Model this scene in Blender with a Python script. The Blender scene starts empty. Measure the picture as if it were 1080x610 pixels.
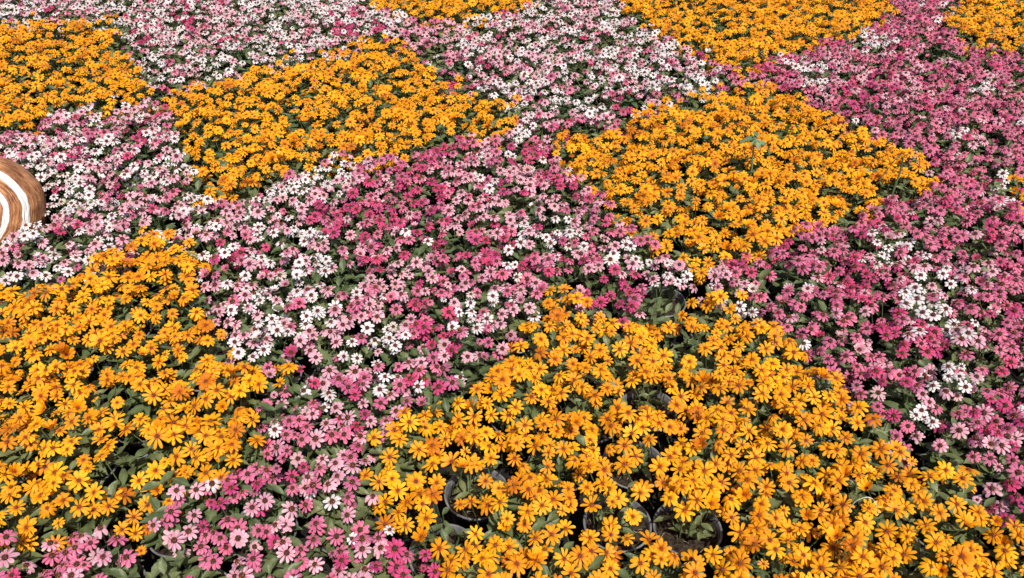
import bpy, math, random
from mathutils import Vector, Matrix, Quaternion, noise
random.seed(7)
R = math.radians
sc = bpy.context.scene
col = sc.collection

# ------------------------------------------------------------------ camera
CAM_Z, PITCH, F = 1.66, R(37.2), 840.0        # F in pixels of a 1080 px wide frame
W, H = 1080.0, 610.0
CT = 0.26                                      # usual height of the blooms above the ground
cam_d = bpy.data.cameras.new('camera'); cam = bpy.data.objects.new('camera', cam_d); col.objects.link(cam)
cam.location = (0, 0, CAM_Z); cam.rotation_euler = (math.pi/2-PITCH, 0, 0)
cam_d.sensor_width = 36; cam_d.lens = F/W*36; cam_d.clip_end = 500
sc.camera = cam
sp, cp = math.sin(PITCH), math.cos(PITCH)

def pix(x, y, z=CT):
    h = CAM_Z-z
    d = y*cp+h*sp
    if d < 0.05: return (1e6, 1e6)
    return (W/2+F*x/d, H/2+F*(h*cp-y*sp)/d)

def ground(px, py, z=CT):
    v = (py-H/2)/F
    d = (CAM_Z-z)/(sp+v*cp)
    return ((px-W/2)/F*d, d*(cp-v*sp))

# ------------------------------------------------------------------ materials
def new_mat(name):
    m = bpy.data.materials.new(name); m.use_nodes = True
    nt = m.node_tree
    for n in list(nt.nodes): nt.nodes.remove(n)
    out = nt.nodes.new('ShaderNodeOutputMaterial')
    b = nt.nodes.new('ShaderNodeBsdfPrincipled')
    nt.links.new(b.outputs[0], out.inputs[0])
    return m, nt, b, out

def ramp(nt, fac, stops, interp='LINEAR'):
    r = nt.nodes.new('ShaderNodeValToRGB'); r.color_ramp.interpolation = interp
    e = r.color_ramp.elements
    while len(e) < len(stops): e.new(0.5)
    for i, (p, c) in enumerate(stops):
        e[i].position = p; e[i].color = (*c, 1)
    nt.links.new(fac, r.inputs[0]); return r.outputs[0]

def mix(nt, fac, a, b, mode='MIX'):
    m = nt.nodes.new('ShaderNodeMix'); m.data_type = 'RGBA'; m.blend_type = mode
    for sock, v in ((m.inputs[0], fac), (m.inputs[6], a), (m.inputs[7], b)):
        if isinstance(v, bpy.types.NodeSocket): nt.links.new(v, sock)
        elif isinstance(v, (int, float)): sock.default_value = v
        else: sock.default_value = (*v, 1)
    return m.outputs[2]

def tex_noise(nt, scale, detail=3, coord='Object', vec=None):
    n = nt.nodes.new('ShaderNodeTexNoise'); n.inputs['Scale'].default_value = scale; n.inputs['Detail'].default_value = detail
    if vec is None:
        tc = nt.nodes.new('ShaderNodeTexCoord'); vec = tc.outputs[coord]
    nt.links.new(vec, n.inputs['Vector']); return n.outputs['Fac']

def maprange(nt, v, a, b, c, d):
    m = nt.nodes.new('ShaderNodeMapRange'); nt.links.new(v, m.inputs[0])
    for i, x in enumerate((a, b, c, d)): m.inputs[i+1].default_value = x
    return m.outputs[0]

def translucent(nt, b, out, colr, amount):
    t = nt.nodes.new('ShaderNodeBsdfTranslucent'); ms = nt.nodes.new('ShaderNodeMixShader')
    ms.inputs[0].default_value = amount
    nt.links.new(colr, t.inputs[0]); nt.links.new(b.outputs[0], ms.inputs[1]); nt.links.new(t.outputs[0], ms.inputs[2])
    nt.links.new(ms.outputs[0], out.inputs[0])

def petal_mat(name, stops, edge, edge_amt, aged, aged_lo=0.8, rough=0.55):
    """stops: colour from petal base to tip; edge: colour of the streaks and margins; aged: tint that some blooms take on"""
    m, nt, b, out = new_mat(name)
    tc = nt.nodes.new('ShaderNodeTexCoord'); sx = nt.nodes.new('ShaderNodeSeparateXYZ')
    nt.links.new(tc.outputs['UV'], sx.inputs[0])
    c = ramp(nt, sx.outputs[0], stops)
    # streaks run along the petal: noise stretched along u
    mp = nt.nodes.new('ShaderNodeMapping'); mp.inputs['Scale'].default_value = (1.3, 9, 1)
    nt.links.new(tc.outputs['UV'], mp.inputs[0])
    oi = nt.nodes.new('ShaderNodeObjectInfo')
    ad = nt.nodes.new('ShaderNodeVectorMath'); ad.operation = 'ADD'
    cx = nt.nodes.new('ShaderNodeCombineXYZ'); mm = nt.nodes.new('ShaderNodeMath'); mm.operation = 'MULTIPLY'; mm.inputs[1].default_value = 37
    nt.links.new(oi.outputs['Random'], mm.inputs[0]); nt.links.new(mm.outputs[0], cx.inputs[2])
    nt.links.new(mp.outputs[0], ad.inputs[0]); nt.links.new(cx.outputs[0], ad.inputs[1])
    n = tex_noise(nt, 1.0, 2, vec=ad.outputs[0])
    s = maprange(nt, n, 0.42, 0.66, 0, edge_amt)
    c = mix(nt, s, c, edge)
    rnd = oi.outputs['Random']
    a = maprange(nt, rnd, aged_lo, 1.0, 0, 0.75)
    c = mix(nt, a, c, aged)
    hv = nt.nodes.new('ShaderNodeHueSaturation'); nt.links.new(c, hv.inputs['Color'])
    m2 = nt.nodes.new('ShaderNodeMath'); m2.operation = 'MULTIPLY'; m2.inputs[1].default_value = 7.31
    fr = nt.nodes.new('ShaderNodeMath'); fr.operation = 'FRACT'
    nt.links.new(rnd, m2.inputs[0]); nt.links.new(m2.outputs[0], fr.inputs[0])
    nt.links.new(maprange(nt, fr.outputs[0], 0, 1, 0.490, 0.506), hv.inputs['Hue'])
    nt.links.new(maprange(nt, fr.outputs[0], 0, 1, 0.82, 1.1), hv.inputs['Value'])
    c = hv.outputs[0]
    nt.links.new(c, b.inputs['Base Color']); b.inputs['Roughness'].default_value = rough
    b.inputs['Specular IOR Level'].default_value = 0.25
    bp = nt.nodes.new('ShaderNodeBump'); bp.inputs['Strength'].default_value = 0.35; bp.inputs['Distance'].default_value = 0.0006
    nt.links.new(n, bp.inputs['Height']); nt.links.new(bp.outputs[0], b.inputs['Normal'])
    translucent(nt, b, out, c, 0.33)
    return m

M = {}
M['orange'] = petal_mat('orange_petals', [(0.0, (0.20, 0.025, 0.003)), (0.12, (0.60, 0.15, 0.005)), (0.27, (0.93, 0.395, 0.008)), (1.0, (0.96, 0.465, 0.014))],
                        (0.93, 0.38, 0.008), 0.35, (0.60, 0.17, 0.008), 0.90)
M['white'] = petal_mat('white_petals', [(0.0, (0.52, 0.16, 0.22)), (0.18, (0.78, 0.56, 0.60)), (0.42, (0.86, 0.82, 0.81)), (1.0, (0.88, 0.84, 0.81))],
                       (0.84, 0.64, 0.68), 0.30, (0.74, 0.60, 0.47), 0.85)
M['pale'] = petal_mat('pale_pink_petals', [(0.0, (0.42, 0.04, 0.12)), (0.25, (0.68, 0.15, 0.27)), (0.6, (0.80, 0.33, 0.43)), (1.0, (0.84, 0.45, 0.53))],
                      (0.87, 0.74, 0.77), 0.85, (0.66, 0.40, 0.40), 0.86)
M['pink'] = petal_mat('pink_petals', [(0.0, (0.34, 0.012, 0.08)), (0.3, (0.56, 0.045, 0.16)), (0.75, (0.70, 0.100, 0.235)), (1.0, (0.77, 0.18, 0.31))],
                      (0.86, 0.46, 0.57), 0.7, (0.56, 0.18, 0.28), 0.86)
M['hot'] = petal_mat('cherry_petals', [(0.0, (0.32, 0.008, 0.05)), (0.3, (0.54, 0.028, 0.13)), (1.0, (0.64, 0.07, 0.22))],
                     (0.78, 0.18, 0.34), 0.5, (0.50, 0.05, 0.15), 0.86)

def centre_mat(name, dark, light):
    m, nt, b, out = new_mat(name)
    n = tex_noise(nt, 700, 2)
    c = ramp(nt, n, [(0.45, dark), (0.72, light)])
    nt.links.new(c, b.inputs['Base Color']); b.inputs['Roughness'].default_value = 0.8
    bp = nt.nodes.new('ShaderNodeBump'); bp.inputs['Distance'].default_value = 0.001
    nt.links.new(n, bp.inputs['Height']); nt.links.new(bp.outputs[0], b.inputs['Normal'])
    return m
M['cen_orange'] = centre_mat('rust_flower_centre', (0.06, 0.010, 0.003), (0.34, 0.075, 0.007))
M['cen_pink'] = centre_mat('maroon_flower_centre', (0.025, 0.006, 0.004), (0.11, 0.026, 0.008))
M['anther'] = centre_mat('anther_yellow', (0.42, 0.12, 0.008), (0.75, 0.32, 0.015))

def leafy(name, lo, hi, tr=0.2, rough=0.5):
    m, nt, b, out = new_mat(name)
    n = tex_noise(nt, 28, 3)
    oi = nt.nodes.new('ShaderNodeObjectInfo')
    c = ramp(nt, n, [(0.3, lo), (0.7, hi)])
    hv = nt.nodes.new('ShaderNodeHueSaturation'); nt.links.new(c, hv.inputs['Color'])
    nt.links.new(maprange(nt, oi.outputs['Random'], 0, 1, 0.475, 0.52), hv.inputs['Hue'])
    nt.links.new(maprange(nt, oi.outputs['Random'], 0, 1, 1.15, 0.8), hv.inputs['Value'])
    c = hv.outputs[0]
    # pale midrib
    tc = nt.nodes.new('ShaderNodeTexCoord'); sx = nt.nodes.new('ShaderNodeSeparateXYZ'); nt.links.new(tc.outputs['UV'], sx.inputs[0])
    ab = nt.nodes.new('ShaderNodeMath'); ab.operation = 'ABSOLUTE'; sb = nt.nodes.new('ShaderNodeMath'); sb.operation = 'SUBTRACT'; sb.inputs[1].default_value = 0.5
    nt.links.new(sx.outputs[1], sb.inputs[0]); nt.links.new(sb.outputs[0], ab.inputs[0])
    c = mix(nt, maprange(nt, ab.outputs[0], 0.0, 0.07, 0.45, 0.0), c, (0.17, 0.21, 0.11))
    nt.links.new(c, b.inputs['Base Color']); b.inputs['Roughness'].default_value = rough
    b.inputs['Specular IOR Level'].default_value = 0.35
    bp = nt.nodes.new('ShaderNodeBump'); bp.inputs['Distance'].default_value = 0.002; bp.inputs['Strength'].default_value = 0.5
    nt.links.new(tex_noise(nt, 160, 2), bp.inputs['Height']); nt.links.new(bp.outputs[0], b.inputs['Normal'])
    translucent(nt, b, out, c, tr)
    return m
M['leaf'] = leafy('zinnia_leaf', (0.062, 0.092, 0.032), (0.175, 0.208, 0.085), .25, .45)
M['stem'] = leafy('flower_stem', (0.06, 0.09, 0.03), (0.11, 0.14, 0.05), 0.05)
M['weed'] = leafy('weed_leaf', (0.15, 0.23, 0.10), (0.22, 0.31, 0.16), 0.3)

def plain(name, lo, hi, scale, rough, bump=0.002, spec=0.5):
    m, nt, b, out = new_mat(name)
    n = tex_noise(nt, scale, 5)
    nt.links.new(ramp(nt, n, [(0.35, lo), (0.68, hi)]), b.inputs['Base Color'])
    b.inputs['Roughness'].default_value = rough; b.inputs['Specular IOR Level'].default_value = spec
    bp = nt.nodes.new('ShaderNodeBump'); bp.inputs['Distance'].default_value = bump
    nt.links.new(n, bp.inputs['Height']); nt.links.new(bp.outputs[0], b.inputs['Normal'])
    return m
M['pot'] = plain('black_plastic', (0.028, 0.029, 0.031), (0.062, 0.062, 0.062), 30, 0.45, 0.0005)
M['rim'] = plain('lit_black_plastic', (0.10, 0.103, 0.11), (0.21, 0.21, 0.215), 45, 0.42, 0.0005)  # paler than the pots: light falling on the rims is put into this colour
M['soil'] = plain('potting_soil', (0.010, 0.008, 0.006), (0.065, 0.045, 0.03), 120, 0.95, 0.006, 0.1)
M['ground'] = plain('dark_ground', (0.010, 0.010, 0.010), (0.03, 0.027, 0.022), 14, 0.9, 0.004, 0.1)
M['straw'] = plain('dry_straw', (0.25, 0.19, 0.11), (0.46, 0.38, 0.25), 50, 0.8)
M['pale_stalk'] = plain('bleached_stalk', (0.42, 0.41, 0.34), (0.66, 0.65, 0.57), 50, 0.6)

# ------------------------------------------------------------------ mesh building
class MB:
    def __init__(s): s.v = []; s.f = []; s.uv = []; s.m = []
    def quadgrid(s, pts, mat, uvs=None):       # pts[i][j]
        nu, nv = len(pts), len(pts[0]); o = len(s.v)
        for i in range(nu):
            for j in range(nv): s.v.append(tuple(pts[i][j]))
        for i in range(nu-1):
            for j in range(nv-1):
                s.f.append((o+i*nv+j, o+i*nv+j+1, o+(i+1)*nv+j+1, o+(i+1)*nv+j))
                s.m.append(mat)
                for a, b in ((i, j), (i, j+1), (i+1, j+1), (i+1, j)):
                    s.uv.append((a/(nu-1), b/(nv-1)))
    def tube(s, path, r0, r1, mat, n=4):
        path = [Vector(p) for p in path]; rows = []
        for i, p in enumerate(path):
            d = (path[min(i+1, len(path)-1)]-path[max(i-1, 0)]).normalized()
            a = d.orthogonal().normalized() if abs(d.z) < .9 else Vector((1, 0, 0))
            a = (a-d*a.dot(d)).normalized(); b = d.cross(a)
            r = r0+(r1-r0)*i/(len(path)-1)
            rows.append([p+(a*math.cos(2*math.pi*k/n)+b*math.sin(2*math.pi*k/n))*r for k in range(n+1)])
        s.quadgrid(rows, mat)
    def lathe(s, prof, mat, n=24, cx=0, cy=0):
        s.quadgrid([[(cx+r*math.cos(-2*math.pi*k/n), cy+r*math.sin(-2*math.pi*k/n), z) for k in range(n+1)] for r, z in prof], mat)
    def mesh(s, name, mats):
        me = bpy.data.meshes.new(name); me.from_pydata(s.v, [], s.f)
        uvl = me.uv_layers.new(name='UVMap')
        uvl.data.foreach_set('uv', [c for p in s.uv for c in p])
        me.polygons.foreach_set('material_index', s.m)
        me.polygons.foreach_set('use_smooth', [True]*len(s.f))
        for m in mats: me.materials.append(m)
        me.update(); return me

def petal(mb, ang, L, Wd, r0, lift, droop, z0, mat, rng, nv=5):
    ca, sa = math.cos(ang), math.sin(ang); tw = rng.uniform(-.3, .3); bend = rng.uniform(-.12, .12)
    prof = [(0, .30), (.22, .55), (.45, .86), (.68, 1.0), (.84, .93), (.94, .68), (1.0, .30)]
    cup = rng.uniform(-.30, .10); rows = []
    for u, wf in prof:
        row = []
        for j in range(nv):
            t = j/(nv-1)*2-1
            w = Wd*0.5*wf*t
            z = z0+lift*L*u-droop*L*u*u*u + cup*Wd*t*t*wf + tw*w*u + (-.10*Wd*wf*(1-u*.5) if j == 2 else 0)
            rr = r0+L*u; y = w+bend*L*u*u
            row.append((rr*ca-y*sa, rr*sa+y*ca, z))
        rows.append(row)
    mb.quadgrid(rows, mat)

def flower_mesh(kind, seed):
    rng = random.Random(seed*31+len(kind)); mb = MB(); og = kind == 'orange'
    n = rng.choice([8, 8, 9, 9, 10]) if og else rng.choice([8, 9, 9, 10, 11])
    D = 0.5*(0.0450 if og else 0.0390)
    r0 = 0.0022; L = D-r0
    Wd = (2*math.pi*D*0.66/n)*(0.72 if og else 0.78)
    lift = rng.uniform(0.05, 0.45) if og else rng.uniform(0.0, 0.3); dr = rng.uniform(0.15, 0.5)
    if seed == 8: lift, L = 1.5, L*.72                      # half open
    if seed == 9: lift, dr, L = .15, .95, L*.82                        # past its best, petals hanging
    if seed == 10: n += 4; dr = .35                          # fuller head
    a0 = rng.uniform(0, 6.28)
    gap = rng.randrange(n) if seed in (6, 9) else -1          # a petal lost
    for k in range(n):
        if k == gap: continue
        petal(mb, a0+2*math.pi*(k+rng.uniform(-.17, .17))/n, L*rng.uniform(.86, 1.05), Wd*rng.uniform(.86, 1.12), r0,
              lift+rng.uniform(-.12, .12), dr+rng.uniform(-.1, .12), rng.uniform(-.0006, .0006), 0, rng)
    if rng.random() < (0.4 if og else 0.4):
        m = rng.choice([3, 5, 7])
        for k in range(m):
            petal(mb, a0+2*math.pi*(k+.5+rng.uniform(-.3, .3))/m, L*rng.uniform(.55, .85), Wd*.85, r0, lift+.25, dr, .0018, 0, rng)
    # stem and calyx
    mb.lathe([(0.0012, -0.006), (0.0042, -0.0025), (0.0045, 0.0)], 1, 7)
    bx, by = rng.uniform(-.012, .012), rng.uniform(-.012, .012)
    mb.tube([(0, 0, -0.004), (bx*.3, by*.3, -.03), (bx, by, -.065), (bx*1.5, by*1.5, -.10)], .0011, .0015, 1, 4)
    return mb

def centre_mesh(kind, seed):
    rng = random.Random(seed*17+5); mb = MB(); og = kind == 'orange'
    r, h = (.0040, .0046) if og else (.0059, .0078)
    mb.lathe([(r*1.02, -.0008), (r, h*.35), (r*.78, h*.72), (r*.45, h*.93), (0.00005, h)], 0, 9)
    n = rng.choice([6, 7, 8])
    for k in range(n):
        a = 2*math.pi*(k+rng.uniform(-.3, .3))/n; rr = r*rng.uniform(.75, 1.1); x, y = rr*math.cos(a), rr*math.sin(a)
        q = .0009 if og else .00105; z = h*rng.uniform(.5, .75)
        mb.lathe([(0.0001, z-q), (q, z), (q*.8, z+q), (0.0001, z+q*1.7)], 1, 4, x, y)
    return mb

def join_mb(a, b, off):
    o = len(a.v); a.v += b.v; a.f += [tuple(i+o for i in f) for f in b.f]; a.uv += b.uv; a.m += [m+off for m in b.m]
NS = 11
FM, FF, CM = {}, {}, {}
for kind in ('orange', 'white', 'pale', 'pink', 'hot'):
    ck = 'orange' if kind == 'orange' else 'pink'
    for s in range(NS):
        f = flower_mesh(kind, s); c = centre_mesh(ck, s)
        cms = [M['cen_'+ck], M['anther']]
        FM[kind, s] = f.mesh('petals', [M[kind], M['stem']])
        CM[kind, s] = c.mesh('flower_centre', cms)
        f2 = flower_mesh(kind, s); join_mb(f2, c, 2)
        FF[kind, s] = f2.mesh('flower', [M[kind], M['stem']]+cms)

def add_leaf(mb, p, az, el, L, Wd, curl, roll, mat=0, rng=random):
    d = Vector((math.cos(az)*math.cos(el), math.sin(az)*math.cos(el), math.sin(el)))
    side = Vector((-math.sin(az), math.cos(az), 0)); up = d.cross(side)*-1
    if up.z < 0: up = -up
    side2 = side*math.cos(roll)+up*math.sin(roll); up = up*math.cos(roll)-side*math.sin(roll)
    prof = [0.10, 0.70, 1.0, 0.88, 0.52, 0.04]; rows = []
    wob = rng.uniform(0, 6.28)
    for i in range(6):
        u = i/5; row = []
        for t in (-1, -.5, 0, .5, 1):
            q = Vector(p)+d*(L*u*(1-.12*curl*u))-Vector((0, 0, 1))*(curl*L*.5*u*u)+side2*(Wd*.5*prof[i]*t)+up*(abs(t)*Wd*.16+Wd*.05*math.sin(wob+u*7+t*2))
            row.append(q)
        rows.append(row)
    mb.quadgrid(rows, mat)

def foliage_mesh(seed, lush=1.0):
    rng = random.Random(900+seed); mb = MB()
    nst = 10 if lush == 1 else 5
    for k in range(nst):
        a = 2*math.pi*(k+rng.uniform(-.35, .35))/nst; ro = (rng.choice([.03, .06, .085]) if lush == 1 else .03)*rng.uniform(.8, 1.15)
        top = Vector((ro*math.cos(a), ro*math.sin(a), rng.uniform(.19, .232)-ro*.25))
        base = Vector((.012*math.cos(a), .012*math.sin(a), .108))
        mid = base.lerp(top, .5)+Vector((math.cos(a), math.sin(a), 0))*.018
        path = [base, base.lerp(mid, .5)+Vector((math.cos(a), math.sin(a), 0))*.006, mid, mid.lerp(top, .5), top]
        mb.tube(path, .0024, .0014, 1, 5)
        az = rng.uniform(0, 6.28)
        for q in range(5):
            p = path[0].lerp(path[2], q/2.0) if q < 2 else path[2].lerp(path[4], (q-2)/2.0)
            az += math.pi/2+rng.uniform(-.4, .4)
            L = (.066 if q < 3 else .052)*(1 if lush == 1 else .72)*rng.uniform(.8, 1.15)
            for s in (0, math.pi):
                if rng.random() > lush: continue
                add_leaf(mb, p, az+s, rng.uniform(.0, .75) if q < 4 else rng.uniform(.3, .9), L, L*rng.uniform(.32, .42), rng.uniform(.3, 1.0), rng.uniform(-.4, .4), 0, rng)
    return mb.mesh('foliage', [M['leaf'], M['stem']])
NF = 9
FOL = [foliage_mesh(s) for s in range(NF)]
SPARSE = [foliage_mesh(50+s, .55) for s in range(3)]

# pot (open, tapered, with rolled rim), soil
PR, PH = .078, .125
mb = MB(); mb.lathe([(0.0001, .0), (.054, .0), (.056, .003), (.071, PH-.014), (.0715, PH-.014), (.0690, PH-.016), (.055, .006), (0.0001, .006)], 0, 32)
POT = mb.mesh('pot', [M['pot']])
mb = MB(); prof = [(.0695, PH-.018), (.0745, PH-.016), (.0750, PH-.004), (PR, PH-.002), (PR+.0012, PH), (PR, PH+.0025), (PR-.003, PH+.0025), (PR-.0045, PH), (.0712, PH-.012), (.0695, PH-.018)]
mb.lathe(prof, 0, 40); RIM = mb.mesh('pot_rim', [M['rim']])
def soil_mesh(seed):
    mb = MB(); rows = []
    for i in range(9):
        r = .0001+.0700*i/8
        row = []
        for k in range(33):
            a = 2*math.pi*(k % 32)/32; p = Vector((r*math.cos(a), r*math.sin(a), seed*3.1))
            row.append((r*math.cos(a), r*math.sin(a), .104+.007*noise.noise(p*90)+.004*noise.noise(p*220)))
        rows.append(row)
    mb.quadgrid(rows, 0)
    rng = random.Random(seed)
    for q in range(26):                              # bits of bark and dead straw in the compost
        a, r = rng.uniform(0, 6.28), .066*math.sqrt(rng.random()); b = rng.uniform(0, 6.28); l = rng.uniform(.004, .014)
        x, y = r*math.cos(a), r*math.sin(a)
        mb.tube([(x, y, .108), (x+l*math.cos(b), y+l*math.sin(b), .109+rng.uniform(0, .006))], .0008, .0004, 1, 3)
    return mb.mesh('soil', [M['soil'], M['straw']])
SOIL = [soil_mesh(s) for s in range(3)]

# ------------------------------------------------------------------ where each colour grows (outlines of the beds, read off the photograph as pixels and laid on the ground)
BEDS = [
 ('orange bed at the upper left edge', [(-160,28),(40,22),(118,18),(126,50),(162,97),(150,104),(50,112),(35,130),(-160,142)]),
 ('orange bed left of top centre', [(168,97),(230,80),(300,62),(350,58),(390,38),(430,46),(470,90),(548,108),(545,128),(512,142),(440,152),(410,167),(370,165),(290,182),(240,207),(205,207),(203,180),(185,140)]),
 ('orange bed at the top edge centre', [(380,-60),(560,-60),(565,0),(540,10),(470,24),(440,20),(395,8)]),
 ('orange bed right of top centre', [(578,148),(610,130),(650,130),(700,108),(755,92),(795,82),(850,98),(900,128),(950,150),(996,185),(940,205),(930,215),(850,235),(800,262),(740,278),(700,255),(655,235),(640,205),(600,175)]),
 ('orange bed at top edge right of centre', [(640,-60),(925,-60),(945,15),(900,35),(860,45),(800,68),(780,72),(745,60),(690,25),(650,0)]),
 ('orange bed at the top right corner', [(1000,18),(1020,-10),(1080,-50),(1300,-60),(1300,60),(1060,50),(1010,42)]),
 ('orange bed at the left edge', [(-200,300),(0,292),(40,300),(130,266),(150,250),(205,246),(218,262),(205,290),(210,320),(225,345),(235,362),(275,378),(282,400),(272,430),(268,455),(245,495),(200,515),(165,528),(150,560),(50,556),(0,568),(-200,590)]),
 ('large orange bed at the bottom', [(572,308),(602,304),(640,338),(665,330),(740,310),(778,316),(842,356),(908,420),(940,465),(1010,488),(1060,545),(1250,590),(1250,760),(480,760),(468,600),(455,580),(402,548),(383,490),(388,472),(405,445),(450,415),(490,400),(520,370),(543,350)]),
 ('lone orange clump inside the pink left of centre', [(291,375),(313,374),(315,397),(292,399)]),
 ('small orange clump at the right edge', [(1062,188),(1140,186),(1140,222),(1068,212)]),
]
PINKZONES = [  # seeds for naming the stretches of the pink and white planting
 ('mixed bed at the top left', (250, 25)), ('mixed bed below the striped jar', (20, 262)),
 ('mixed bed right of the striped jar', (110, 165)), ('mixed bed at the top centre', (620, 70)),
 ('pink bed at the bottom left', (90, 600)), ('pink bed beside the left orange bed', (330, 470)),
 ('mixed bed left of centre', (290, 290)), ('pink bed in the centre', (470, 280)), ('mixed bed right of centre', (640, 250)),
 ('pink bed at the right edge', (1000, 400)), ('pink bed above the bottom orange bed', (800, 310)), ('pink bed at the upper right', (970, 110)),
 ('white bed at the top left corner', (30, 8)),
]
def inside(px, py, poly):
    c = False; n = len(poly)
    for i in range(n):
        x1, y1 = poly[i]; x2, y2 = poly[i-1]
        if (y1 > py) != (y2 > py) and px < (x2-x1)*(py-y1)/(y2-y1)+x1: c = not c
    return c
def bed_of(px, py):
    for nm, poly in BEDS:
        if inside(px, py, poly): return nm
    return None

# colour drifts in the pink planting: (x, y) lists per shade
DR = {
'white': [(10,8),(90,6),(30,2),(150,62),(155,78),(230,70),(250,22),(265,5),(80,105),(110,155),(190,165),(60,185),(150,182),(275,45),(290,18),(310,55),(335,8),(420,15),(370,0),(460,65),(510,20),(500,55),(285,190),(340,185),(575,10),(600,35),(650,20),(590,110),(600,75),(620,112),(650,60),(680,75),(705,78),(730,85),(740,35),(755,50),(550,145),(1000,12),(910,40),(930,42),(855,75),(860,90),(842,65),(1040,90),(1020,145),(1062,192),(10,250),(30,230),(25,290),(50,270),(80,215),(60,205),(140,255),(225,245),(235,255),(212,212),(255,370),(300,220),(275,225),(320,245),(310,290),(300,320),(335,322),(300,350),(330,280),(350,190),(310,200),(500,325),(405,360),(412,385),(380,372),(565,245),(590,235),(670,265),(700,290),(716,298),(720,325),(742,302),(550,335),(548,350),(780,335),(935,260),(945,265),(970,305),(1000,295),(985,325),(1012,310),(1022,335),(990,345),(1000,395),(345,422),(972,440)],
'pale': [(210,40),(225,10),(20,140),(130,120),(170,190),(440,40),(475,30),(500,172),(620,25),(560,70),(530,60),(545,190),(900,80),(960,165),(990,60),(880,60),(90,245),(130,262),(215,310),(240,345),(420,290),(490,220),(480,240),(530,235),(350,350),(580,215),(740,280),(760,290),(930,365),(940,400),(820,335),(840,300),(915,425),(370,440),(330,478),(350,455),(30,590),(170,590),(210,575),(160,225),(1040,280),(690,240),(1040,150)],
'hot': [(60,15),(190,12),(200,20),(150,42),(165,103),(140,142),(360,30),(400,32),(385,5),(500,10),(520,70),(480,88),(435,195),(445,205),(470,150),(545,5),(655,98),(665,115),(750,58),(800,65),(560,165),(600,190),(920,5),(850,45),(830,70),(900,95),(880,125),(912,110),(230,270),(375,230),(400,235),(345,235),(440,230),(405,278),(522,205),(500,245),(460,245),(510,270),(460,355),(490,365),(440,330),(330,390),(545,255),(557,275),(655,302),(630,315),(670,322),(790,275),(835,250),(895,285),(920,300),(970,365),(930,350),(990,372),(945,392),(1050,240),(355,430),(940,415),(240,525),(460,600),(430,590),(1060,440),(1040,430),(1070,530),(300,400),(1060,330)],
}
def shade(px, py):
    w = {'white': .07, 'pale': .32, 'pink': .52, 'hot': .07}
    if px > 800: w = {'white': .01, 'pale': .12, 'pink': .78, 'hot': .12}
    if py < 100 and px < 420: w = {'white': .62, 'pale': .26, 'pink': .14, 'hot': .02}
    if px < 220 and 100 < py < 300: w = {'white': .36, 'pale': .38, 'pink': .22, 'hot': .03}
    if 480 < px < 760 and py < 125: w = {'white': .50, 'pale': .34, 'pink': .14, 'hot': .03}
    if 225 < px < 350 and 190 < py < 360: w = {'white': .34, 'pale': .36, 'pink': .28, 'hot': .02}
    if py > 400: w = {'white': .03, 'pale': .30, 'pink': .57, 'hot': .08}
    r = 9.5+py*0.027
    for k, L in DR.items():
        for (x, y) in L:
            d2 = ((x-px)**2+((y-py)*1.25)**2)/(r*r)
            if d2 < 6:
                w[k] += ({'white': 2.6, 'pale': 2.4, 'hot': 1.9}[k]*(.7 if px > 800 else 1))*math.exp(-d2)
                if k == 'white' and d2 > .8: w['pale'] += .9*math.exp(-(d2-.8))
    t = random.random()*sum(w.values())
    for k, v in w.items():
        t -= v
        if t <= 0: return k
    return 'pink'

# places where the photograph shows no blooms: rims, soil, shade between pots, leafy holes (pixel ellipses)
HOLES = [(476,556,19,24),(474,522,12,20),(600,573,17,15),(727,565,33,22),(690,541,13,30),(683,416,30,15),(652,398,10,10),(700,320,22,20),(738,330,10,12),
         (655,355,12,8),(672,505,24,9),(860,322,14,10),(875,345,10,12),(505,548,20,7),(540,565,12,6),(610,552,14,12),
         (925,455,17,13),(960,420,12,8),(480,385,10,14),(500,400,14,8),(240,440,8,12),(150,165,12,6),(125,45,6,9),(255,60,10,6),(60,70,12,6),
         (360,255,13,7),(410,250,10,6),(455,205,9,8),(480,260,14,8),(545,215,12,7),(740,305,7,9),(610,290,9,8),(115,510,9,6),
         (180,60,13,5),(310,175,12,4),(700,195,10,4),(730,110,16,5),(770,40,8,4),(430,70,9,4),(890,80,9,6),(1010,60,13,5),(870,200,12,5),(985,150,14,4),
         (1045,400,12,10),(640,180,8,4),(90,250,16,5),(60,255,14,7),(165,215,12,5),(215,230,8,6),(300,250,9,5),
         (905,345,9,8),(880,260,10,5),(1000,440,9,9),(1020,470,14,8),(1060,480,10,8),(860,380,10,6),]
def in_hole(px, py):
    for hx, hy, rx, ry in HOLES:
        if ((px-hx)/rx)**2+((py-hy)/ry)**2 < 1: return True
    return False

# ------------------------------------------------------------------ lay out the pots
SX, SY = .194, .170
JX, JY = ground(-30, 238, .18)                      # the striped jar stands here
pots = []
rows = 28
rrng = random.Random(3)
y0 = ground(540, 556, PH)[1]-4*SY; x0 = ground(725, 556, PH)[0]
for r in range(rows):
    y = y0+r*SY
    off = (SX/2 if r % 2 else 0)
    for c in range(-24, 25):
        x = x0+off+c*SX+rrng.uniform(-.012, .012); yy = y+rrng.uniform(-.012, .012)
        if (x-JX)**2+(yy-JY)**2 < .30**2: continue
        px, py = pix(x, yy, CT-.02)
        m = 75.0*F/840/(max(.8, yy))*1.2
        vis = (-m < px < W+m) and (py > -40) and (pix(x, yy, CT+.02)[1] < H+m)
        near = abs(x) < 0.75*yy+.9+.2 and yy > .3 and r < rows
        if vis or near: pots.append(dict(x=x, y=yy, r=r, fl=[], pin=False))
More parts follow.
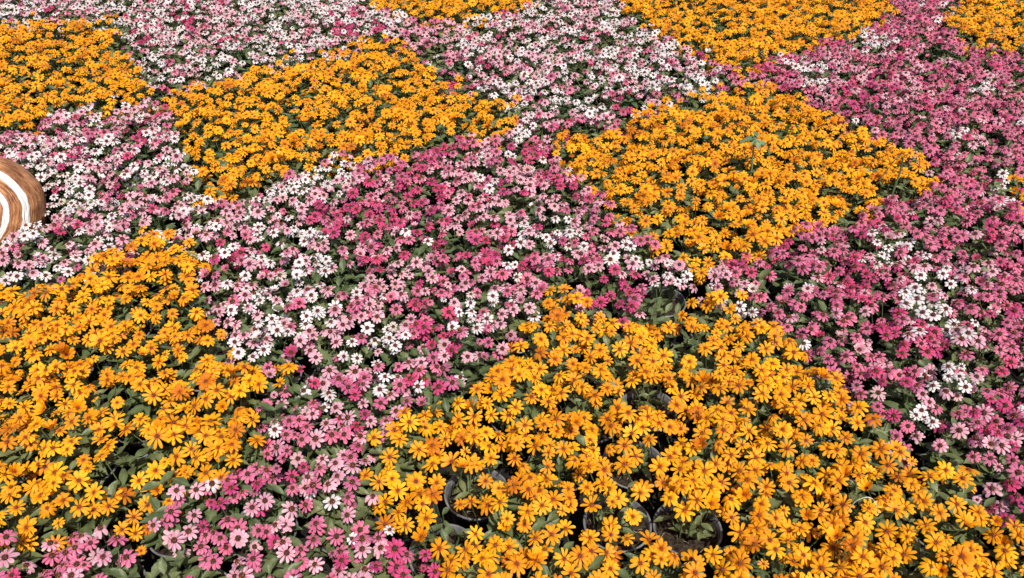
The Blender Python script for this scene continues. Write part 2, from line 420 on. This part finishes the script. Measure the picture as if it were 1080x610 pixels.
# pots whose rims show in the photograph stand exactly there; the others make room
RIMS = [(725, 557), (651, 552), (468, 584), (503, 520), (683, 432), (668, 490), (697, 318)]
for tx, ty in RIMS:
    gx, gy = ground(tx, ty, PH)
    p = min((p for p in pots if not p['pin']), key=lambda p: (p['x']-gx)**2+(p['y']-gy)**2)
    p['x'], p['y'], p['pin'] = gx, gy, True
for it in range(60):
    for i, a in enumerate(pots):
        if a['y'] > 2.3: continue
        for b in pots[i+1:]:
            dx, dy = b['x']-a['x'], b['y']-a['y']
            if abs(dx) > .17 or abs(dy) > .17: continue
            d = math.hypot(dx, dy)
            if d < .164 and not (a['pin'] and b['pin']):
                k = (.164-d)/d*.5
                if not a['pin']: a['x'] -= dx*k*(2 if b['pin'] else 1); a['y'] -= dy*k*(2 if b['pin'] else 1)
                if not b['pin']: b['x'] += dx*k*(2 if a['pin'] else 1); b['y'] += dy*k*(2 if a['pin'] else 1)
for p in pots: p['px'], p['py'] = pix(p['x'], p['y'], CT-.02)
for p in pots:
    b = bed_of(p['px'], p['py'])
    p['bed'] = b; p['kind'] = 'orange' if b else 'pink'
    if not b:
        p['zone'] = min(PINKZONES, key=lambda z: (z[1][0]-p['px'])**2+((z[1][1]-p['py'])*1.6)**2)[0]
    else: p['zone'] = b

# stray orange pots and blooms among the pink, as in the photograph
for tx, ty in ((300, 388), (1076, 200)):
    q = min(pots, key=lambda p: (p['px']-tx)**2+(p['py']-ty)**2)
    q['kind'] = 'orange'; q['zone'] = bed_of(tx, ty)

# ------------------------------------------------------------------ blooms by dart throwing over the whole field, each given to its nearest pot
cell = .2; grid = {}
for i, p in enumerate(pots): grid.setdefault((int(p['x']//cell), int(p['y']//cell)), []).append(i)
def nearest(x, y, want=None):
    best, bd = None, 9
    cx, cy = int(x//cell), int(y//cell)
    for a in (-1, 0, 1):
        for b in (-1, 0, 1):
            for i in grid.get((cx+a, cy+b), ()):
                if want and pots[i]['kind'] != want: continue
                d = (pots[i]['x']-x)**2+(pots[i]['y']-y)**2
                if d < bd: bd, best = d, i
    return best, math.sqrt(bd)
frng = random.Random(11); pc = .05; fg = {}
ymax = y0+rows*SY
def free(x, y, d, layer):
    cx, cy = int(x//pc), int(y//pc)
    for a in (-1, 0, 1):
        for b in (-1, 0, 1):
            for (u, v, l) in fg.get((cx+a, cy+b), ()):
                if l == layer and (u-x)**2+(v-y)**2 < d*d: return False
    return True
for layer, tries in ((0, 100000), (1, 50000)):
    for t in range(tries):
        y = .35+(ymax-.35)*frng.random(); x = (frng.random()*2-1)*(.75*ymax+1.1)
        if abs(x) > .75*y+1.15: continue
        i, d = nearest(x, y)
        if i is None or d > .14: continue
        qx, qy = pix(x, y, CT-.01)
        want = 'orange' if bed_of(qx+frng.gauss(0, 3), qy+frng.gauss(0, 2)) else 'pink'
        if pots[i]['kind'] != want:
            i2, d2 = nearest(x, y, want)
            if i2 is not None and d2 < .21: i, d = i2, d2
            elif frng.random() < .5: continue
        p = pots[i]; og = p['kind'] == 'orange'
        if p['pin'] and d > .055 and frng.random() < .45: continue
        n = noise.noise(Vector((x*6, y*6, 2.3)))+.5*noise.noise(Vector((x*15, y*15, 7)))
        if n < (-.50 if og else (-.32 if qy < 130 and qx < 800 else -.50)): continue
        if og and y > 3 and frng.random() < .12: continue
        dm = (.0308 if og else .0285)*(1-.12*n)
        if layer == 1: dm *= 1.28 if og else 1.36
        if not free(x, y, dm, layer): continue
        z = CT+.010-.045*min(1.6, (d/.1)**2)+frng.gauss(0, .010)-(.026 if layer else 0)+.012*noise.noise(Vector((x*3, y*3, 0)))
        px, py = pix(x, y, z)
        if in_hole(px, py): continue
        if (x-JX)**2+(y-JY)**2 < .235**2: continue
        fg.setdefault((int(x//pc), int(y//pc)), []).append((x, y, layer))
        p['fl'].append((x, y, z, px, py, d))

# ------------------------------------------------------------------ build the plants
def link(name, data, parent=None):
    o = bpy.data.objects.new(name, data); col.objects.link(o)
    if parent: o.parent = parent
    return o
def sub(name, src, parent):                         # copy of a part, sharing its mesh
    o = src.copy() if src else None
    o.name = name; col.objects.link(o); o.parent = parent; return o

ORD = ['zero', 'first', 'second', 'third', 'fourth', 'fifth', 'sixth', 'seventh', 'eighth', 'ninth', 'tenth', 'eleventh', 'twelfth', 'thirteenth', 'fourteenth', 'fifteenth',
       'sixteenth', 'seventeenth', 'eighteenth', 'nineteenth', 'twentieth', 'twenty-first', 'twenty-second', 'twenty-third', 'twenty-fourth', 'twenty-fifth', 'twenty-sixth', 'twenty-seventh']
vis = []; rest = []
for p in pots:
    shown = any(-14 < f[3] < W+14 and -8 < f[4] < H+14 for f in p['fl'])
    (vis if shown else rest).append(p)
# colours
for p in pots:
    p['cols'] = []
    for f in p['fl']:
        p['cols'].append('orange' if p['kind'] == 'orange' else shade(f[3], f[4]))
# place words: row counted from the front of each bed, then from the left
zr = {}
for p in vis: zr.setdefault(p['zone'], {}).setdefault(p['r'], []).append(p)
for z, rws in zr.items():
    for ri, r in enumerate(sorted(rws)):
        line = sorted(rws[r], key=lambda p: p['x'])
        for ci, p in enumerate(line): p['rw'] = ri+1; p['cn'] = ci+1; p['alone'] = len(line) == 1
n_fl = 0
frng = random.Random(5)
def flower_matrix(f, p):
    x, y, z, px, py, d = f
    out = Vector((x-p['x'], y-p['y'], 0))/max(.1, d)
    tc = Vector((-x, -y, 0)).normalized()
    nrm = Vector((0, 0, 1))+out*.30+tc*.30+Vector((-.10, 0, 0))+Vector((frng.gauss(0, .22), frng.gauss(0, .22), 0))
    q = Vector((0, 0, 1)).rotation_difference(nrm.normalized())
    q = q @ Quaternion((0, 0, 1), frng.uniform(0, 6.28))
    s = frng.gauss(.98, .12); s = max(.68, min(1.28, s))
    if frng.random() < .04: s *= .62
    return q, s
print('pots in view', len(vis), 'orange', sum(p['kind'] == 'orange' for p in vis), 'outside', len(rest))
for p in sorted(vis, key=lambda p: p['y']):
    og = p['kind'] == 'orange'
    root = link('orange_zinnia' if og else 'pink_zinnia', None)
    root.location = (p['x'], p['y'], 0); root.empty_display_size = .05
    near = p['y'] < 2.05; mid = p['y'] < 3.0
    if og: look = 'orange zinnia'
    else:
        c = {k: p['cols'].count(k) for k in ('white', 'pale', 'pink', 'hot')}; k = max(c, key=c.get); n = max(1, len(p['cols']))
        names = {'white': 'white', 'pale': 'pale pink', 'pink': 'pink', 'hot': 'cherry'}
        look = names[k]+' zinnia'
    place = f"{ORD[p['rw']]} row from front" if p['alone'] else f"{ORD[p['rw']]} row, {ORD[p['cn']]} from left"
    root['label'] = f"{look}, {p['zone']}, {place}"
    root['category'] = 'orange zinnia' if og else 'pink zinnia'
    root['group'] = 'potted orange zinnias massed in beds' if og else 'potted pink and white zinnias massed between the orange beds'
    for pr in ('px', 'py'): pass
    sparse = p['pin']
    pot = link('pot', POT, root); pot.rotation_euler.z = frng.uniform(0, 6.28)
    if near: link('pot_rim', RIM, pot)
    so = link('soil', SOIL[frng.randrange(3)], root); so.rotation_euler.z = frng.uniform(0, 6.28)
    fo = link('foliage', (SPARSE[frng.randrange(3)] if sparse else FOL[frng.randrange(NF)]), root); fo.rotation_euler.z = frng.uniform(0, 6.28)
    s = frng.uniform(.94, 1.08); fo.scale = (s, s, frng.uniform(.97, 1.05))
    for f, k in zip(p['fl'], p['cols']):
        q, s = flower_matrix(f, p); v = frng.choice([0, 1, 2, 3, 4, 5, 6, 7]*2+[8, 9, 10])
        if k == 'white': s *= .95
        if og and p['y'] > 2.8: s *= .94
        o = link('flower', FM[k, v] if near else FF[k, v], root)
        o.rotation_mode = 'QUATERNION'; o.rotation_quaternion = q; o.scale = (s, s, s)
        o.location = (f[0]-p['x'], f[1]-p['y'], f[2])
        if near: link('flower_centre', CM[k, v], o)
        n_fl += 1
print('flowers', n_fl, 'maxwords', max(len(o['label'].split()) for o in bpy.data.objects if 'label' in o.keys()), len(set(o['label'] for o in bpy.data.objects if 'label' in o.keys())))


# the same planting goes on past the frame: one mass
acc = {'v': [], 'f': [], 'uv': [], 'm': []}
mats = []
def bake(me, mw):
    o = len(acc['v'])
    for v in me.vertices: acc['v'].append(tuple(mw @ v.co))
    ids = []
    for m in me.materials:
        if m not in mats: mats.append(m)
        ids.append(mats.index(m))
    for poly in me.polygons:
        acc['f'].append(tuple(i+o for i in poly.vertices)); acc['m'].append(ids[poly.material_index])
    u = [0.0]*(2*len(me.loops)); me.uv_layers[0].data.foreach_get('uv', u); acc['uv'] += u
for p in rest:
    base = Matrix.Translation((p['x'], p['y'], 0))
    bake(POT, base); bake(FOL[frng.randrange(NF)], base @ Matrix.Rotation(frng.uniform(0, 6.28), 4, 'Z'))
    for f, k in zip(p['fl'], p['cols']):
        q, s = flower_matrix(f, p)
        bake(FF[k, frng.randrange(8)], Matrix.Translation(f[:3]) @ q.to_matrix().to_4x4() @ Matrix.Scale(s, 4))
me = bpy.data.meshes.new('zinnia_field'); me.from_pydata(acc['v'], [], acc['f'])
me.uv_layers.new(name='UVMap').data.foreach_set('uv', acc['uv'])
me.polygons.foreach_set('material_index', acc['m']); me.polygons.foreach_set('use_smooth', [True]*len(acc['f']))
for m in mats: me.materials.append(m)
me.update()
o = link('zinnia_field', me); o['kind'] = 'stuff'; o['label'] = 'further zinnias massed beyond the edges of the beds'; o['category'] = 'zinnia field'

# ------------------------------------------------------------------ ground
mb = MB(); S = 40
mb.quadgrid([[(-S, -S, 0), (-S, S, 0)], [(S, -S, 0), (S, S, 0)]], 0)
g = link('ground', mb.mesh('ground', [M['ground']])); g['kind'] = 'structure'
g.data.flip_normals()

# ------------------------------------------------------------------ the striped jar at the left edge
m, nt, b, out = new_mat('glazed_brown_and_white_bands')
tc = nt.nodes.new('ShaderNodeTexCoord'); sx = nt.nodes.new('ShaderNodeSeparateXYZ'); nt.links.new(tc.outputs['UV'], sx.inputs[0])
n1 = tex_noise(nt, 14, 4); n2 = tex_noise(nt, 60, 4)
mp = nt.nodes.new('ShaderNodeMapping'); mp.inputs['Scale'].default_value = (90, 22, 1); nt.links.new(tc.outputs['UV'], mp.inputs[0])
n3 = tex_noise(nt, 1, 4, vec=mp.outputs[0])
ad = nt.nodes.new('ShaderNodeMath'); ad.operation = 'MULTIPLY_ADD'; ad.inputs[1].default_value = .03; nt.links.new(n1, ad.inputs[0]); nt.links.new(sx.outputs[0], ad.inputs[2])
Br = (0.30, 0.105, 0.035); Wh = (0.80, 0.78, 0.73)
band = ramp(nt, ad.outputs[0], [(0, Br), (.062, Br), (.07, Br), (.10, Br), (.108, Br), (.196, Br), (.201, Wh), (.222, Wh), (.227, Br), (.282, Br), (.290, Wh), (.326, Wh), (.334, Br), (.56, Br), (.57, Wh), (.63, Wh), (.64, Br), (1, Br)])
n4 = tex_noise(nt, 26, 6)
av = nt.nodes.new('ShaderNodeMath'); av.operation = 'ADD'; nt.links.new(n3, av.inputs[0]); nt.links.new(n4, av.inputs[1])
mix_f = maprange(nt, av.outputs[0], .80, 1.25, 0, 1)
brown = mix(nt, mix_f, (0.19, .055, .015), (0.58, .27, .11))
isw = nt.nodes.new('ShaderNodeSeparateColor'); nt.links.new(band, isw.inputs[0])
c = mix(nt, maprange(nt, isw.outputs[2], .1, .6, 0, 1), brown, mix(nt, maprange(nt, n2, .5, .8, 0, .35), (0.82, .80, .75), (.62, .52, .42)))
nt.links.new(c, b.inputs['Base Color']); b.inputs['Roughness'].default_value = .42
bp = nt.nodes.new('ShaderNodeBump'); bp.inputs['Distance'].default_value = .006; nt.links.new(n3, bp.inputs['Height']); nt.links.new(bp.outputs[0], b.inputs['Normal'])
mb = MB(); prof = []
RJ = .245
for i in range(61):
    t = i/60; a = math.pi*t
    rr = RJ*math.sin(a)**.86 if 0 < t < 1 else .0005
    prof.append((max(.0005, rr), .24*math.cos(a)))
mb.lathe(prof, 0, 96)
JX, JY = ground(-35, 226, .21)
toc = (Vector((0, 0, CAM_Z))-Vector((JX, JY, .22))).normalized()
left = Vector((0, 0, 1)).cross(toc).normalized()*-1
ax = (toc+left*.22+Vector((0, 0, .12))).normalized()
q = Vector((0, 0, 1)).rotation_difference(ax); vv = []
for v in mb.v:
    p = q @ Vector(v); k = p.normalized()
    p += k*(.007*noise.noise(p*9)+.003*noise.noise(p*34)+.0016*noise.noise(p*90))
    p.z *= .80; vv.append(tuple(p))
mb.v = vv
jr = link('striped_jar', mb.mesh('striped_jar', [m]))
jr.location = (JX, JY, .21)
jr['label'] = 'rounded brown earthenware jar with white bands among the flowers at the left edge'; jr['category'] = 'jar'

# ------------------------------------------------------------------ weeds and stalks
wx, wy = ground(793, 172, .27)
w = link('weed', None); w.location = (wx, wy, 0)
w['label'] = 'tall pale green weed with broad leaves rising above the orange flowers'; w['category'] = 'weed'
mb = MB(); mb.tube([(0, 0, .10), (.004, 0, .25), (-.004, .004, .33), (-.012, .006, .375)], .004, .0025, 0, 7); link('stem', mb.mesh('stem', [M['weed']]), w)
for az, el, z, L in ((math.pi+.1, -.05, .365, .075), (math.pi*.55, .5, .37, .045), (-.25, -.35, .36, .04), (-1.3, -.7, .365, .045), (.2, .5, .33, .07), (-2.3, -.2, .36, .04), (2.2, .3, .34, .06)):
    mb = MB(); add_leaf(mb, (-.012 if z > .4 else 0, .004, z), az, el, L*.85, L*.5, .55, .1, 0, random.Random(4)); link('leaf', mb.mesh('leaf', [M['weed']]), w)

gx, gy = ground(944, 196, .27)
gs = link('bent_stalk', None); gs.location = (gx, gy, 0)
mb = MB(); mb.tube([(0, 0, .10), (.0, 0, .22), (.002, 0, .33), (-.004, 0, .375), (-.018, -.004, .392), (-.034, -.008, .375), (-.052, -.01, .335), (-.066, -.012, .30)], .0038, .0018, 0, 7)
me = mb.mesh('bent_stalk', [M['weed']]); bpy.data.objects.remove(gs)
gs = link('bent_stalk', me); gs.location = (gx, gy, 0)
gs['label'] = 'green stalk bent over at its top beside pink and orange flowers'; gs['category'] = 'stalk'

ax_, ay_ = ground(898, 530, .285); bx_, by_ = ground(928, 540, .27)
mb = MB(); P = []
for i in range(11):
    t = i/10
    x = ax_+(bx_-ax_)*t; y = ay_+(by_-ay_)*t
    P.append((x, y, .272-.01*t+.042*math.sin(math.pi*min(1, t*1.02))**.8 if 0 < t < 1 else .26))
mb.tube(P, .0011, .0009, 0, 6)
ps = link('dry_stalk', mb.mesh('dry_stalk', [M['pale_stalk']]))
ps['label'] = 'thin whitish stalk arching over a dark gap between orange flowers at lower right'; ps['category'] = 'stalk'

# ------------------------------------------------------------------ light
wd = bpy.data.worlds.new('World'); sc.world = wd; wd.use_nodes = True
nt = wd.node_tree; bg = nt.nodes['Background']
sky = nt.nodes.new('ShaderNodeTexSky'); sky.sky_type = 'NISHITA'; sky.sun_disc = False
EL, AZ = R(58), R(158)                              # azimuth measured clockwise from +Y
sky.sun_elevation = EL; sky.sun_rotation = AZ; sky.air_density = 1.2; sky.dust_density = 2.0
nt.links.new(sky.outputs[0], bg.inputs[0]); bg.inputs[1].default_value = .088
sd = bpy.data.lights.new('sun', 'SUN'); sd.energy = 4.4; sd.angle = R(.6); sd.color = (1, .95, .87)
sun = bpy.data.objects.new('sun', sd); col.objects.link(sun)
dirv = Vector((math.sin(AZ)*math.cos(EL), math.cos(AZ)*math.cos(EL), math.sin(EL)))
sun.rotation_mode = 'QUATERNION'; sun.rotation_quaternion = Vector((0, 0, 1)).rotation_difference(dirv)
sc.view_settings.view_transform = 'Standard'; sc.view_settings.look = 'None'; sc.view_settings.gamma = 1; sc.view_settings.exposure = 0.30
sc.render.engine = 'CYCLES'; sc.cycles.max_bounces = 6; sc.cycles.use_denoising = True
